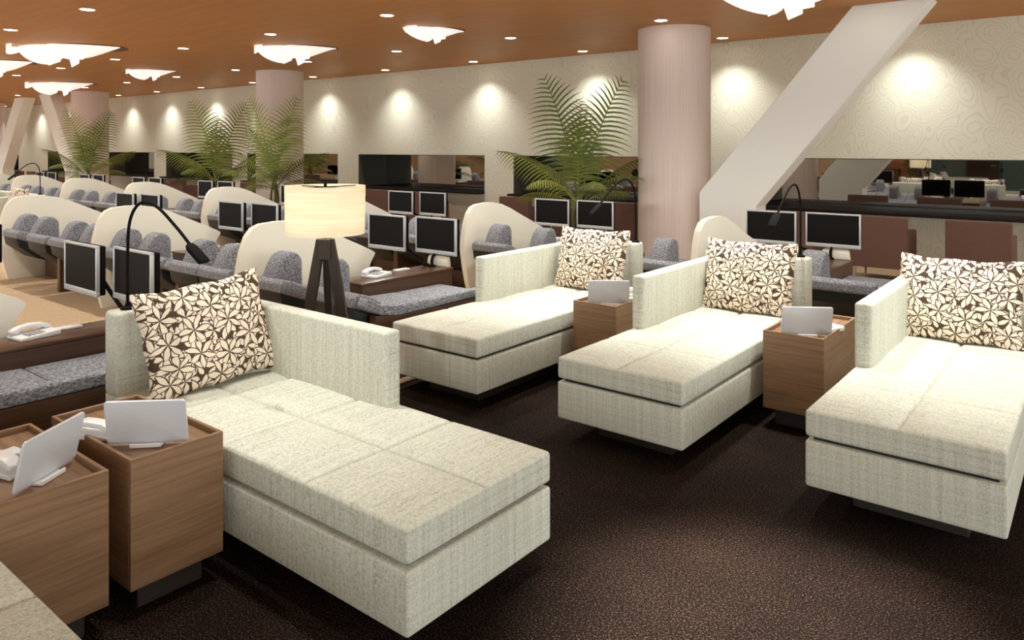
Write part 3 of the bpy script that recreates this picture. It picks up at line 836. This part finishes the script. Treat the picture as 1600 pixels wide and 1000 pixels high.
SL = [(-2.55, 7.55, 1.05, 38, 'glowing petal ceiling light cut by the top edge near the slanted beam'),
      (-7.15, 7.25, .62, 62, 'glowing petal ceiling light nearest the big round column'),
      (-10.2, 7.2, .90, 45, 'glowing petal ceiling light in front of the middle column top'),
      (-15.6, 7.5, .68, 50, 'small glowing petal ceiling light left of the middle column'),
      (-20.5, 7.6, 1.10, 40, 'glowing petal ceiling light above the far left column'),
      (-13.0, 4.9, 1.18, 38, 'largest glowing petal ceiling light at the upper left'),
      (-16.3, 4.9, 1.0, 38, 'glowing petal ceiling light cut by the left edge, nearer one'),
      (-22.6, 4.9, 1.2, 38, 'glowing petal ceiling light cut by the left edge, farther one')]
for x, y, s, a, lab in SL:
    o = place(SU.get(), (x, y, ZC), R(a)); o.scale = (s, s, min(1.15, s*1.15)); tag(o, lab, 'ceiling light', 'glowing petal ceiling lights')

# ------------------------------------------------------------------ things behind the camera, seen in the mirrored recesses
root = empty('bookshelf', (-6.3, YB+.01, 0)); tag(root, 'low bookshelf reflected in the right mirrored recess', 'bookshelf')
mb = MB(); mb.box(-.7, .7, 0, .30, 0, .05); mb.box(-.7, .7, 0, .30, .42, .45); mb.box(-.7, .7, 0, .30, .80, .83)
mb.build('shelf', 'dark_wood', root, smooth=0)
mb = MB(); mb.box(-.72, -.70, 0, .30, 0, .85); mb.box(.70, .72, 0, .30, 0, .85); mb.build('side_panel', 'dark_wood', root, smooth=0)
bk = [srgb(60, 60, 64), srgb(190, 190, 184), srgb(120, 140, 140), srgb(90, 60, 50), srgb(210, 204, 190), srgb(70, 92, 96)]
mats = []
for i, c in enumerate(bk):
    m = new_mat('book_cover_%d' % i, c, .6); mats.append(m)
for i in range(9):
    w = .03+.012*(i % 3); x = -6.55+i*.056; hh = .26+.03*((i*7) % 3)
    o = MB().box(x, x+w, YB+.06, YB+.26, .832, .832+hh, .003, 1).build('book', mats[i % 6])
    tag(o, 'upright book on the reflected low bookshelf', 'book', 'books on the reflected bookshelf')
root = empty('potted_bush', (-5.0, YB+.5, 0)); tag(root, 'leafy potted bush reflected in the right mirrored recess', 'potted plant')
MB().lathe([(0, 0), (.18, 0), (.22, .40), (.22, .44), (.19, .44), (.18, .40), (0, .40)], 30).build('pot', 'pot', root)
b = bmesh.new(); rnd = random.Random(5)
for i in range(420):
    v = Vector((rnd.gauss(0, 1), rnd.gauss(0, 1), rnd.gauss(0, 1))).normalized()*(.42*rnd.random()**.4)
    c = Vector((0, 0, .95))+Vector((v.x, v.y, v.z*1.05)); n = Vector((rnd.gauss(0, 1), rnd.gauss(0, 1), rnd.gauss(0, 1))).normalized()
    a = n.orthogonal().normalized()*.05; d = n.cross(a).normalized()*.025
    b.faces.new([b.verts.new(c+a), b.verts.new(c+d), b.verts.new(c-a), b.verts.new(c-d)])
mb = MB(); mb._merge(b); mb.tube([(0, 0, .4), (0, 0, .95)], .02); mb.build('foliage', 'bush', root, smooth=0)

# ------------------------------------------------------------------ world, camera, view
w = bpy.data.worlds.new('World'); sc.world = w; w.use_nodes = True
w.node_tree.nodes['Background'].inputs[0].default_value = (.93, 1, .97, 1)
w.node_tree.nodes['Background'].inputs[1].default_value = 2.5
cam = bpy.data.cameras.new('Camera'); co = bpy.data.objects.new('Camera', cam); COL.objects.link(co)
co.location = (0, 0, 1.6); co.rotation_euler = (R(90), 0, math.atan2(.6225, .7825))
cam.sensor_fit = 'HORIZONTAL'; cam.sensor_width = 36; cam.lens = 1168/1600*36
cam.shift_y = -(500-230)/1600; cam.clip_start = .05; cam.clip_end = 200
sc.camera = co
sc.view_settings.view_transform = 'Standard'; sc.view_settings.look = 'None'
sc.view_settings.exposure = 0.6; sc.view_settings.gamma = 1; sc.view_settings.use_curve_mapping = False
sc.cycles.use_denoising = True
sc.cycles.max_bounces = 8; sc.cycles.diffuse_bounces = 5; sc.cycles.sample_clamp_indirect = 6
